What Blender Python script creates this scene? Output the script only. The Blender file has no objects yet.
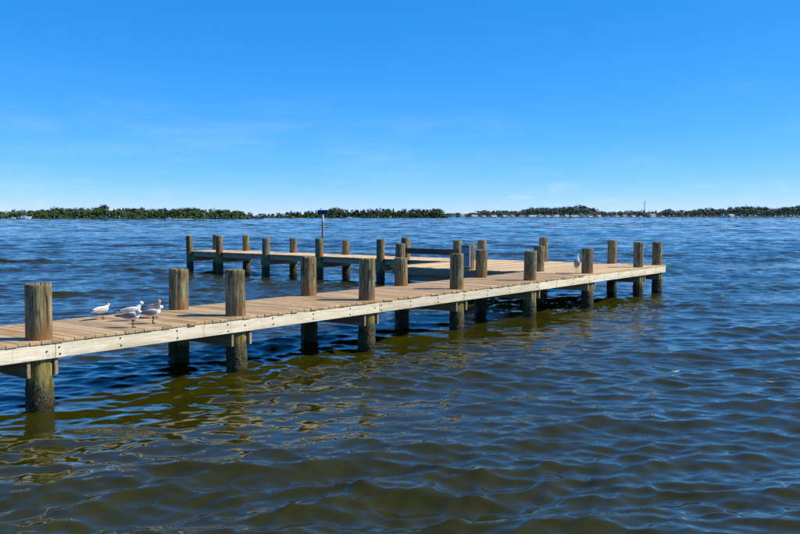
import bpy, bmesh, math, random
import numpy as np
from mathutils import Vector, Matrix

random.seed(7)
R = math.radians
scene = bpy.context.scene
COL = scene.collection

# ------------------------------------------------------------------ camera
CAM_H = 2.4
cam_data = bpy.data.cameras.new('camera')
cam = bpy.data.objects.new('camera', cam_data)
COL.objects.link(cam)
cam.location = (0, 0, CAM_H)
cam.rotation_euler = (R(90 - 3.443), 0, 0)
cam_data.sensor_fit = 'HORIZONTAL'
cam_data.sensor_width = 36.0
cam_data.lens = 36.0 * 852.05 / 800.0
cam_data.clip_start = 0.05
cam_data.clip_end = 60000
scene.camera = cam

# ------------------------------------------------------------------ sky, sun, exposure
SUN_EL = 43.0
SUN_AZ = 0.0                # degrees from +X towards +Y
world = bpy.data.worlds.new('World')
scene.world = world
world.use_nodes = True
wn = world.node_tree.nodes
wl = world.node_tree.links
for n in list(wn):
    wn.remove(n)
w_out = wn.new('ShaderNodeOutputWorld')
w_bg = wn.new('ShaderNodeBackground')
w_bg.inputs['Strength'].default_value = 0.10
sky = wn.new('ShaderNodeTexSky')
sky.sky_type = 'NISHITA'
sky.sun_disc = False
sky.sun_elevation = R(SUN_EL)
sky.sun_rotation = R(90.0 - SUN_AZ)      # measured from +Y towards +X
sky.altitude = 0.0
sky.air_density = 0.4
sky.dust_density = 0.0
sky.ozone_density = 6.0
# grade the whole sky like the photograph's vivid blue: one power and gain per channel
SKY_POW = (1.62, 0.65, 0.39)
SKY_GAIN = (2.20, 0.965, 1.21)
w_rgb = wn.new('ShaderNodeSeparateColor')
wl.new(sky.outputs[0], w_rgb.inputs[0])
w_cmb = wn.new('ShaderNodeCombineColor')
for _i in range(3):
    _a = wn.new('ShaderNodeMath')
    _a.operation = 'MULTIPLY'
    _a.inputs[1].default_value = 0.1
    wl.new(w_rgb.outputs[_i], _a.inputs[0])
    _b = wn.new('ShaderNodeMath')
    _b.operation = 'POWER'
    _b.inputs[1].default_value = SKY_POW[_i]
    wl.new(_a.outputs[0], _b.inputs[0])
    _c = wn.new('ShaderNodeMath')
    _c.operation = 'MULTIPLY'
    _c.inputs[1].default_value = SKY_GAIN[_i] * 10.0
    wl.new(_b.outputs[0], _c.inputs[0])
    wl.new(_c.outputs[0], w_cmb.inputs[_i])
hs = w_cmb
# thin clouds low over the whole horizon
w_geo = wn.new('ShaderNodeTexCoord')
w_sep = wn.new('ShaderNodeSeparateXYZ')
wl.new(w_geo.outputs['Generated'], w_sep.inputs[0])


def wmath(op, a, b=None, c=None, clamp=False):
    n = wn.new('ShaderNodeMath')
    n.operation = op
    n.use_clamp = clamp
    for i, v in enumerate((a, b, c)):
        if v is None:
            continue
        if isinstance(v, (int, float)):
            n.inputs[i].default_value = v
        else:
            wl.new(v, n.inputs[i])
    return n.outputs[0]


def wramp(val, lo, hi):
    n = wn.new('ShaderNodeMapRange')
    n.interpolation_type = 'SMOOTHSTEP'
    wl.new(val, n.inputs[0])
    n.inputs[1].default_value = lo
    n.inputs[2].default_value = hi
    n.inputs[3].default_value = 0.0
    n.inputs[4].default_value = 1.0
    return n.outputs[0]


def wnoise(sx, sz, scale, detail, rough, off=(0, 0, 0)):
    m = wn.new('ShaderNodeMapping')
    m.inputs['Scale'].default_value = (sx, sx, sz)
    m.inputs['Location'].default_value = off
    wl.new(w_geo.outputs['Generated'], m.inputs[0])
    n = wn.new('ShaderNodeTexNoise')
    n.inputs['Scale'].default_value = scale
    n.inputs['Detail'].default_value = detail
    n.inputs['Roughness'].default_value = rough
    wl.new(m.outputs[0], n.inputs['Vector'])
    return n.outputs[0]


elev = w_sep.outputs['Z']
cum = wramp(wnoise(1, 3.2, 17, 6, 0.55, (3.1, 1.7, 0.2)), 0.58, 0.80)
cum_band = wmath('MULTIPLY', wramp(elev, 0.004, 0.018), wramp(elev, 0.055, 0.022))
cum_f = wmath('MULTIPLY', wmath('MULTIPLY', cum, cum_band), 0.26)
wisp = wramp(wnoise(1, 6.0, 3.2, 8, 0.62, (0.4, 5.2, 1.0)), 0.50, 0.82)
wisp_band = wmath('MULTIPLY', wramp(elev, 0.0, 0.03), wramp(elev, 0.19, 0.05))
wisp_f = wmath('MULTIPLY', wmath('MULTIPLY', wisp, wisp_band), 0.16)
cl_f = wmath('ADD', cum_f, wisp_f, clamp=True)
w_mix = wn.new('ShaderNodeMixRGB')
wl.new(cl_f, w_mix.inputs[0])
wl.new(hs.outputs[0], w_mix.inputs[1])
w_mix.inputs[2].default_value = (8.0, 8.6, 9.2, 1)
wl.new(w_mix.outputs[0], w_bg.inputs['Color'])
wl.new(w_bg.outputs[0], w_out.inputs['Surface'])

sun_data = bpy.data.lights.new('sun', 'SUN')
sun_data.energy = 5.0
sun_data.angle = R(0.53)
sun_data.color = (1.0, 0.91, 0.74)
sun = bpy.data.objects.new('sun', sun_data)
COL.objects.link(sun)
to_sun = Vector((math.cos(R(SUN_EL)) * math.cos(R(SUN_AZ)), math.cos(R(SUN_EL)) * math.sin(R(SUN_AZ)), math.sin(R(SUN_EL))))
sun.rotation_euler = to_sun.to_track_quat('Z', 'Y').to_euler()
sun.location = to_sun * 50

scene.view_settings.view_transform = 'Standard'
scene.view_settings.look = 'None'
scene.view_settings.exposure = 0.2
scene.view_settings.gamma = 1.0
scene.view_settings.use_curve_mapping = False
scene.cycles.max_bounces = 6


# ------------------------------------------------------------------ helpers
def link_mesh(name, me, mat=None, parent=None):
    o = bpy.data.objects.new(name, me)
    COL.objects.link(o)
    if mat is not None and len(me.materials) == 0:
        me.materials.append(mat)
    if parent is not None:
        o.parent = parent
    return o


def tag(o, label=None, cat=None, group=None, kind=None):
    if label:
        o['label'] = label
    if cat:
        o['category'] = cat
    if group:
        o['group'] = group
    if kind:
        o['kind'] = kind
    return o


def empty(name, loc=(0, 0, 0), rz=0.0):
    o = bpy.data.objects.new(name, None)
    COL.objects.link(o)
    o.location = loc
    o.rotation_euler = (0, 0, rz)
    o.empty_display_size = 0.2
    return o


def copy_tree(o, parent=None):
    c = o.copy()
    COL.objects.link(c)
    c.parent = parent
    for ch in list(o.children):
        copy_tree(ch, c)
    return c


class MB:
    """collects vertices and faces for one mesh"""
    def __init__(self):
        self.v = []
        self.f = []

    def add(self, verts, faces):
        n = len(self.v)
        self.v += [tuple(p) for p in verts]
        self.f += [tuple(i + n for i in f) for f in faces]
        return self

    def box(self, x0, x1, y0, y1, z0, z1, bev=0.0):
        if bev <= 0:
            vs = [(x, y, z) for z in (z0, z1) for y in (y0, y1) for x in (x0, x1)]
            fs = [(0, 2, 3, 1), (4, 5, 7, 6), (0, 1, 5, 4), (2, 6, 7, 3), (0, 4, 6, 2), (1, 3, 7, 5)]
            return self.add(vs, fs)
        b = bev
        vs, fs = [], []
        ring = [(x0 + b, y0), (x1 - b, y0), (x1, y0 + b), (x1, y1 - b), (x1 - b, y1), (x0 + b, y1), (x0, y1 - b), (x0, y0 + b)]
        cx, cy = (x0 + x1) / 2, (y0 + y1) / 2
        for z, ins in ((z0, b), (z0 + b, 0), (z1 - b, 0), (z1, b)):
            for (x, y) in ring:
                vs.append((x + (ins if x < cx else -ins) * 0.8, y + (ins if y < cy else -ins) * 0.8, z))
        for k in range(3):
            for i in range(8):
                j = (i + 1) % 8
                fs.append((k * 8 + i, k * 8 + j, k * 8 + 8 + j, k * 8 + 8 + i))
        fs.append(tuple(range(7, -1, -1)))
        fs.append(tuple(range(24, 32)))
        return self.add(vs, fs)

    def loft(self, rings, cap=True):
        """rings: list of equal-length lists of points"""
        n = len(rings[0])
        vs = [p for r in rings for p in r]
        fs = []
        for k in range(len(rings) - 1):
            for i in range(n):
                j = (i + 1) % n
                fs.append((k * n + i, k * n + j, (k + 1) * n + j, (k + 1) * n + i))
        if cap:
            fs.append(tuple(range(n - 1, -1, -1)))
            fs.append(tuple(range((len(rings) - 1) * n, len(rings) * n)))
        return self.add(vs, fs)

    def tube(self, pts, rad, n=8):
        pts = [Vector(p) for p in pts]
        if isinstance(rad, (int, float)):
            rad = [rad] * len(pts)
        rings = []
        for i, p in enumerate(pts):
            t = (pts[min(i + 1, len(pts) - 1)] - pts[max(i - 1, 0)]).normalized()
            a = t.cross(Vector((0, 1, 0)))
            if a.length < 0.2:
                a = t.cross(Vector((1, 0, 0)))
            a.normalize()
            b = t.cross(a).normalized()
            rings.append([p + (a * math.cos(2 * math.pi * k / n) + b * math.sin(2 * math.pi * k / n)) * rad[i] for k in range(n)])
        return self.loft(rings)

    def mesh(self, name, smooth=False):
        me = bpy.data.meshes.new(name)
        me.from_pydata(self.v, [], self.f)
        me.update()
        bm = bmesh.new()
        bm.from_mesh(me)
        bmesh.ops.recalc_face_normals(bm, faces=bm.faces)
        bm.to_mesh(me)
        bm.free()
        if smooth:
            me.polygons.foreach_set('use_smooth', [True] * len(me.polygons))
        return me

    def build(self, name, mat, parent=None, smooth=False):
        return link_mesh(name, self.mesh(name, smooth), mat, parent)


# ------------------------------------------------------------------ material helpers
class NT:
    def __init__(self, name):
        self.m = bpy.data.materials.new(name)
        self.m.use_nodes = True
        self.t = self.m.node_tree
        self.n = self.t.nodes
        self.l = self.t.links
        self.bsdf = self.n['Principled BSDF']

    def put(self, sock, v):
        if v is None:
            return
        if isinstance(v, (int, float)):
            sock.default_value = v
        elif isinstance(v, tuple):
            sock.default_value = v if len(v) == len(sock.default_value) else v + (1.0,)
        else:
            self.l.new(v, sock)

    def math(self, op, a, b=None, c=None, clamp=False):
        n = self.n.new('ShaderNodeMath')
        n.operation = op
        n.use_clamp = clamp
        for i, v in enumerate((a, b, c)):
            self.put(n.inputs[i], v)
        return n.outputs[0]

    def ramp(self, val, lo, hi, a=0.0, b=1.0):
        n = self.n.new('ShaderNodeMapRange')
        n.interpolation_type = 'SMOOTHSTEP'
        self.put(n.inputs[0], val)
        for i, v in enumerate((lo, hi, a, b)):
            self.put(n.inputs[i + 1], v)
        return n.outputs[0]

    def mix(self, f, a, b, mode='MIX'):
        n = self.n.new('ShaderNodeMixRGB')
        n.blend_type = mode
        self.put(n.inputs[0], f)
        self.put(n.inputs[1], a)
        self.put(n.inputs[2], b)
        return n.outputs[0]

    def mapping(self, vec, scale=(1, 1, 1), loc=(0, 0, 0), rot=(0, 0, 0)):
        n = self.n.new('ShaderNodeMapping')
        self.put(n.inputs['Vector'], vec)
        n.inputs['Scale'].default_value = scale
        self.put(n.inputs['Location'], loc)
        n.inputs['Rotation'].default_value = rot
        return n.outputs[0]

    def noise(self, vec, scale, detail=4, rough=0.55, dist=0.0):
        n = self.n.new('ShaderNodeTexNoise')
        self.put(n.inputs['Vector'], vec)
        n.inputs['Scale'].default_value = scale
        n.inputs['Detail'].default_value = detail
        n.inputs['Roughness'].default_value = rough
        n.inputs['Distortion'].default_value = dist
        return n.outputs[0]

    def voronoi(self, vec, scale, feature='F1'):
        n = self.n.new('ShaderNodeTexVoronoi')
        n.feature = feature
        self.put(n.inputs['Vector'], vec)
        n.inputs['Scale'].default_value = scale
        return n.outputs[0]

    def pos(self):
        return self.n.new('ShaderNodeNewGeometry').outputs['Position']

    def objco(self):
        return self.n.new('ShaderNodeTexCoord').outputs['Object']

    def rnd(self):
        return self.n.new('ShaderNodeObjectInfo').outputs['Random']

    def sep(self, v):
        n = self.n.new('ShaderNodeSeparateXYZ')
        self.put(n.inputs[0], v)
        return n.outputs

    def comb(self, x, y, z):
        n = self.n.new('ShaderNodeCombineXYZ')
        for i, v in enumerate((x, y, z)):
            self.put(n.inputs[i], v)
        return n.outputs[0]

    def bump(self, h, strength, dist, prev=None):
        n = self.n.new('ShaderNodeBump')
        self.put(n.inputs['Strength'], strength)
        n.inputs['Distance'].default_value = dist
        self.put(n.inputs['Height'], h)
        if prev is not None:
            self.l.new(prev, n.inputs['Normal'])
        return n.outputs[0]

    def set(self, col=None, rough=None, normal=None, spec=None, metal=None):
        b = self.bsdf.inputs
        self.put(b['Base Color'], col)
        self.put(b['Roughness'], rough)
        if normal is not None:
            self.l.new(normal, b['Normal'])
        self.put(b['Specular IOR Level'], spec)
        self.put(b['Metallic'], metal)
        return self.m


def simple_mat(name, col, rough=0.6, var=0.18, scale=20.0, spec=0.3):
    t = NT(name)
    n = t.noise(t.objco(), scale, 5, 0.6)
    d = tuple(c * (1 - var) for c in col)
    b = tuple(min(1.0, c * (1 + var)) for c in col)
    c = t.mix(t.ramp(n, 0.3, 0.7), d, b)
    return t.set(c, rough, t.bump(n, 0.2, 0.01), spec)


# ---- water
def water_mat():
    t = NT('bay_water')
    p = t.pos()
    gust = t.noise(t.mapping(p, (0.010, 0.035, 0.0)), 1.0, 3, 0.5)
    gust2 = t.noise(t.mapping(p, (0.05, 0.16, 0.0), rot=(0, 0, 0.15)), 1.0, 3, 0.5)
    g = t.math('ADD', t.ramp(gust, 0.3, 0.7, 0.45, 1.0), t.ramp(gust2, 0.3, 0.7, -0.15, 0.25))
    r1 = t.noise(t.mapping(p, (2.6, 7.0, 0.0), rot=(0, 0, 0.30)), 1.0, 4, 0.55, 0.4)
    r2 = t.noise(t.mapping(p, (8.0, 17.0, 0.0), rot=(0, 0, -0.35)), 1.0, 3, 0.5, 0.3)
    dist = t.sep(p)[1]
    patch = t.ramp(t.noise(t.mapping(p, (0.28, 1.0, 0.0), rot=(0, 0, 0.35)), 1.0, 3, 0.5), 0.52, 0.66)
    nearw = t.math('ADD', t.ramp(dist, 8.0, 40.0, 0.06, 0.75), t.math('MULTIPLY', patch, 0.30))
    b = t.bump(r1, t.math('MULTIPLY', nearw, t.math('MULTIPLY', g, 0.85)), 0.08)
    b = t.bump(r2, t.math('MULTIPLY', nearw, t.math('MULTIPLY', g, 0.55)), 0.018, b)

    # chop beyond the reach of the wave mesh: slopes taken straight from noise
    def slopes(sx, sy, rot, det):
        n = t.n.new('ShaderNodeTexNoise')
        t.put(n.inputs['Vector'], t.mapping(p, (sx, sy, 0.0), rot=(0, 0, rot)))
        n.inputs['Scale'].default_value = 1.0
        n.inputs['Detail'].default_value = det
        n.inputs['Roughness'].default_value = 0.6
        n.inputs['Distortion'].default_value = 0.3
        v = t.n.new('ShaderNodeVectorMath')
        v.operation = 'SUBTRACT'
        t.put(v.inputs[0], n.outputs['Color'])
        v.inputs[1].default_value = (0.5, 0.5, 0.5)
        return v.outputs[0]

    def vscale(v, sx, sy, f):
        m_ = t.n.new('ShaderNodeVectorMath')
        m_.operation = 'MULTIPLY'
        t.put(m_.inputs[0], v)
        m_.inputs[1].default_value = (sx, sy, 0.0)
        q = t.n.new('ShaderNodeVectorMath')
        q.operation = 'SCALE'
        t.put(q.inputs[0], m_.outputs[0])
        t.put(q.inputs['Scale'], f)
        return q.outputs[0]

    def vadd(a, c):
        m_ = t.n.new('ShaderNodeVectorMath')
        m_.operation = 'ADD'
        t.put(m_.inputs[0], a)
        t.put(m_.inputs[1], c)
        return m_.outputs[0]
    w_mid = t.math('MULTIPLY', t.ramp(dist, 14.0, 60.0), g)
    w_far = t.math('MULTIPLY', t.ramp(dist, 60.0, 220.0), g)
    nn = vadd(b, vscale(slopes(1.3, 4.2, 0.25, 3), 0.8, 1.6, w_mid))
    nn = vadd(nn, vscale(slopes(0.22, 0.80, 0.10, 3), 1.0, 4.0, w_far))
    nz = t.n.new('ShaderNodeVectorMath')
    nz.operation = 'NORMALIZE'
    t.put(nz.inputs[0], nn)
    b = nz.outputs[0]
    turb = t.noise(t.mapping(p, (0.25, 0.4, 0.0)), 1.0, 3, 0.5)
    col = t.mix(turb, (0.024, 0.0240, 0.0012), (0.032, 0.0305, 0.0014))
    m = t.set(col, 0.02, b)
    t.bsdf.inputs['IOR'].default_value = 1.333
    t.bsdf.inputs['Specular IOR Level'].default_value = 0.5
    return m


def pile_mat():
    t = NT('weathered_pile_timber')
    o = t.objco()
    r = t.rnd()
    off = t.comb(t.math('MULTIPLY', r, 37.0), t.math('MULTIPLY', r, 91.0), t.math('MULTIPLY', r, 53.0))
    oc = t.n.new('ShaderNodeVectorMath')
    oc.operation = 'ADD'
    t.put(oc.inputs[0], o)
    t.put(oc.inputs[1], off)
    oc = oc.outputs[0]
    z = t.sep(o)[2]
    grain = t.noise(t.mapping(oc, (21, 21, 2.3)), 1.0, 6, 0.70, 1.1)
    crack = t.noise(t.mapping(oc, (17, 17, 0.9)), 1.0, 4, 0.6, 1.4)
    scar = t.noise(t.mapping(oc, (9, 9, 4.5)), 1.0, 5, 0.65, 0.8)
    blotch = t.noise(t.mapping(oc, (5, 5, 2.2)), 1.0, 4, 0.6)
    fine = t.noise(t.mapping(oc, (60, 60, 9)), 1.0, 3, 0.6)
    wood = t.mix(t.ramp(grain, 0.32, 0.70), (0.064, 0.045, 0.019), (0.40, 0.325, 0.165))
    green = t.mix(t.ramp(grain, 0.3, 0.7), (0.048, 0.054, 0.026), (0.28, 0.30, 0.18))
    c = t.mix(t.math('MULTIPLY', t.ramp(blotch, 0.36, 0.62), t.ramp(r, 0.1, 0.9, 0.15, 0.85)), wood, green)
    c = t.mix(t.ramp(fine, 0.55, 0.75, 0.0, 0.5), c, (0.20, 0.15, 0.08))
    c = t.mix(t.ramp(scar, 0.50, 0.66, 0.0, 0.75), c, (0.105, 0.078, 0.036))
    ck = t.ramp(crack, 0.44, 0.38)
    c = t.mix(t.math('MULTIPLY', ck, 0.85), c, (0.035, 0.026, 0.015))
    # rust and tannin just above the deck
    zz = t.math('ADD', z, t.math('MULTIPLY', t.math('SUBTRACT', blotch, 0.5), 0.28))
    st = t.math('MULTIPLY', t.ramp(zz, 1.20, 0.90), t.ramp(zz, 0.60, 0.86))
    st = t.math('MULTIPLY', st, t.ramp(t.math('FRACT', t.math('MULTIPLY', r, 7.7)), 0.15, 0.8, 0.25, 0.9))
    c = t.mix(st, c, (0.25, 0.12, 0.042))
    # olive algae below the deck
    al = t.math('MULTIPLY', t.ramp(zz, 0.86, 0.62), 0.85)
    alg = t.mix(t.ramp(grain, 0.3, 0.7), (0.10, 0.085, 0.016), (0.34, 0.29, 0.09))
    c = t.mix(al, c, alg)
    # barnacles and the wet foot
    bz = t.ramp(t.math('ADD', t.math('ADD', zz, t.math('MULTIPLY', t.math('SUBTRACT', r, 0.5), 0.18)), t.math('MULTIPLY', t.math('SUBTRACT', scar, 0.5), 0.35)), 0.50, 0.34)
    vor = t.voronoi(t.mapping(oc, (1, 1, 1)), 62.0)
    shell = t.mix(t.ramp(vor, 0.20, 0.42), (0.40, 0.37, 0.30), (0.022, 0.020, 0.012))
    sparse = t.ramp(t.noise(oc, 9.0, 4, 0.65), 0.44, 0.60)
    shell = t.mix(sparse, (0.085, 0.068, 0.024), shell)
    c = t.mix(bz, c, shell)
    wet = t.ramp(z, 0.15, 0.06)
    c = t.mix(t.math('MULTIPLY', wet, 0.75), c, (0.020, 0.020, 0.008))
    h = t.math('ADD', t.math('MULTIPLY', grain, 0.7), t.math('MULTIPLY', ck, -0.9))
    h2 = t.math('MULTIPLY', t.math('MULTIPLY', t.ramp(vor, 0.5, 0.1), sparse), bz)
    n = t.bump(h, 0.7, 0.012)
    n = t.bump(h2, 0.8, 0.012, n)
    return t.set(c, t.ramp(z, 0.18, 0.05, 0.85, 0.35), n, 0.25)


def plank_mat(name, lo, hi, grey, gfac, stain=None):
    t = NT(name)
    o = t.objco()
    r = t.rnd()
    off = t.comb(t.math('MULTIPLY', r, 37.0), t.math('MULTIPLY', r, 91.0), t.math('MULTIPLY', r, 53.0))
    va = t.n.new('ShaderNodeVectorMath')
    va.operation = 'ADD'
    t.put(va.inputs[0], o)
    t.put(va.inputs[1], off)
    oc = va.outputs[0]
    g = t.noise(t.mapping(oc, (2.0, 34, 34)), 1.0, 5, 0.65, 0.4)
    b = t.noise(t.mapping(oc, (2.5, 4, 4)), 1.0, 4, 0.6)
    fine = t.noise(t.mapping(oc, (14, 110, 110)), 1.0, 3, 0.6)
    c = t.mix(t.ramp(g, 0.3, 0.7), lo, hi)
    c = t.mix(t.math('MULTIPLY', t.ramp(b, 0.40, 0.68), gfac), c, grey)
    odd = t.math('FRACT', t.math('MULTIPLY', r, 5.31))
    c = t.mix(t.ramp(odd, 0.62, 0.95, 0.0, 0.65), c, grey)
    tone = t.ramp(t.math('FRACT', t.math('MULTIPLY', r, 17.7)), 0.0, 1.0, 0.78, 1.14)
    c = t.mix(1.0, c, t.comb(tone, tone, tone), 'MULTIPLY')
    c = t.mix(t.ramp(fine, 0.58, 0.75, 0.0, 0.45), c, tuple(x * 0.35 for x in lo))
    if stain:
        s1 = t.noise(t.mapping(oc, (1.3, 5, 7)), 1.0, 5, 0.65, 0.6)
        drip = t.noise(t.mapping(oc, (16, 3, 1.6)), 1.0, 4, 0.6, 0.2)
        low = t.ramp(t.sep(o)[2], 0.02, -0.10)
        c = t.mix(t.ramp(s1, 0.52, 0.72, 0.0, 0.50), c, stain)
        c = t.mix(t.math('MULTIPLY', t.ramp(drip, 0.57, 0.72), 0.4), c, tuple(x * .62 for x in stain))
        c = t.mix(t.math('MULTIPLY', low, t.ramp(s1, 0.38, 0.6, 0.0, 0.45)), c, tuple(x * .8 for x in stain))
    n = t.bump(t.math('ADD', g, t.math('MULTIPLY', fine, 0.5)), 0.5, 0.006)
    return t.set(c, 0.82, n, 0.2)


def foliage_mat(name, a, b):
    t = NT(name)
    p = t.pos()
    n = t.noise(p, 0.35, 4, 0.6)
    r = t.rnd()
    c = t.mix(t.ramp(n, 0.3, 0.7), a, b)
    tone = t.ramp(r, 0.0, 1.0, 0.7, 1.3)
    c = t.mix(1.0, c, t.comb(tone, tone, t.math('MULTIPLY', tone, 0.95)), 'MULTIPLY')
    return t.set(c, 0.75, None, 0.15)


M = {
    'water': water_mat(),
    'pile': pile_mat(),
    'deck': plank_mat('deck_boards', (0.30, 0.165, 0.066), (0.57, 0.370, 0.18), (0.52, 0.40, 0.24), 0.6),
    'head_deck': plank_mat('pale_deck_boards', (0.47, 0.295, 0.135), (0.76, 0.53, 0.29), (0.68, 0.53, 0.34), 0.5),
    'fascia': plank_mat('cream_edge_boards', (0.58, 0.50, 0.33), (0.82, 0.75, 0.57), (0.72, 0.68, 0.55), 0.6, (0.46, 0.39, 0.25)),
    'beam': plank_mat('brown_framing', (0.22, 0.165, 0.09), (0.44, 0.35, 0.21), (0.34, 0.29, 0.21), 0.5),
    'rail': plank_mat('shaded_rail_board', (0.09, 0.05, 0.035), (0.17, 0.10, 0.07), (0.14, 0.10, 0.08), 0.4),  # beam wood darkened: the shade on its face is put into the colour
    'bolt': simple_mat('rusted_bolt', (0.035, 0.027, 0.022), 0.6, 0.3, 80),
    'sand': simple_mat('shore_mud', (0.12, 0.10, 0.065), 0.9, 0.3, 0.2),
    'bed': simple_mat('bay_bed', (0.10, 0.085, 0.05), 0.9, 0.3, 0.3),
    'leaf_near': foliage_mat('mangrove_leaves', (0.032, 0.060, 0.016), (0.088, 0.130, 0.034)),
    'leaf_dark': foliage_mat('dark_tree_leaves', (0.024, 0.046, 0.022), (0.062, 0.092, 0.040)),
    'leaf_hazed': foliage_mat('hazed_tree_leaves', (0.050, 0.074, 0.050), (0.098, 0.130, 0.080)),  # distance haze put into the colour by lightening the leaves
    'bark': simple_mat('grey_bark', (0.10, 0.085, 0.065), 0.9, 0.3, 4.0),
    'white_paint': simple_mat('white_paint', (0.72, 0.72, 0.70), 0.5, 0.06, 1.5),
    'cream_paint': simple_mat('cream_paint', (0.58, 0.52, 0.42), 0.6, 0.08, 1.5),
    'grey_roof': simple_mat('grey_roof', (0.42, 0.42, 0.42), 0.7, 0.15, 1.0),
    'white_roof': simple_mat('white_roof', (0.66, 0.66, 0.65), 0.7, 0.1, 1.0),
    'glass': simple_mat('dark_window_glass', (0.03, 0.04, 0.05), 0.1, 0.1, 1.0, 0.6),
    'gelcoat': simple_mat('white_gelcoat', (0.78, 0.78, 0.77), 0.25, 0.04, 1.0, 0.5),
    'navy': simple_mat('navy_stripe', (0.02, 0.04, 0.10), 0.35, 0.1, 1.0, 0.5),
    'steel': simple_mat('dark_steel', (0.11, 0.11, 0.12), 0.5, 0.2, 2.0),
    'sign_blue': simple_mat('blue_sign_face', (0.010, 0.024, 0.10), 0.4, 0.12, 3.0),
    'sign_grey': simple_mat('weathered_sign_panel', (0.32, 0.32, 0.32), 0.45, 0.15, 9.0),
    'sign_dark': simple_mat('sign_print', (0.12, 0.09, 0.10), 0.5, 0.2, 12.0),
    'foam': simple_mat('foam', (0.75, 0.77, 0.78), 0.8, 0.1, 2.0),
    'stake': simple_mat('white_stake', (0.62, 0.62, 0.60), 0.6, 0.1, 2.0),
    'g_white': simple_mat('gull_white', (0.82, 0.80, 0.76), 0.8, 0.06, 60),
    'g_buff': simple_mat('gull_buff_brown', (0.40, 0.31, 0.23), 0.85, 0.45, 45),
    'g_grey': simple_mat('gull_grey', (0.21, 0.20, 0.195), 0.8, 0.2, 70),
    'g_pale': simple_mat('gull_pale_grey', (0.52, 0.50, 0.47), 0.8, 0.2, 70),
    'g_black': simple_mat('gull_black', (0.02, 0.02, 0.02), 0.6, 0.2, 60),
    'g_leg': simple_mat('gull_dark_leg', (0.05, 0.035, 0.03), 0.6, 0.2, 60),
    'h_body': simple_mat('wader_grey_brown', (0.33, 0.29, 0.26), 0.85, 0.35, 60),
    'h_leg': simple_mat('wader_pale_leg', (0.42, 0.36, 0.25), 0.6, 0.2, 60),
    'leaf_litter': simple_mat('pale_dry_leaf', (0.62, 0.58, 0.50), 0.7, 0.15, 30),
}


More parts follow.
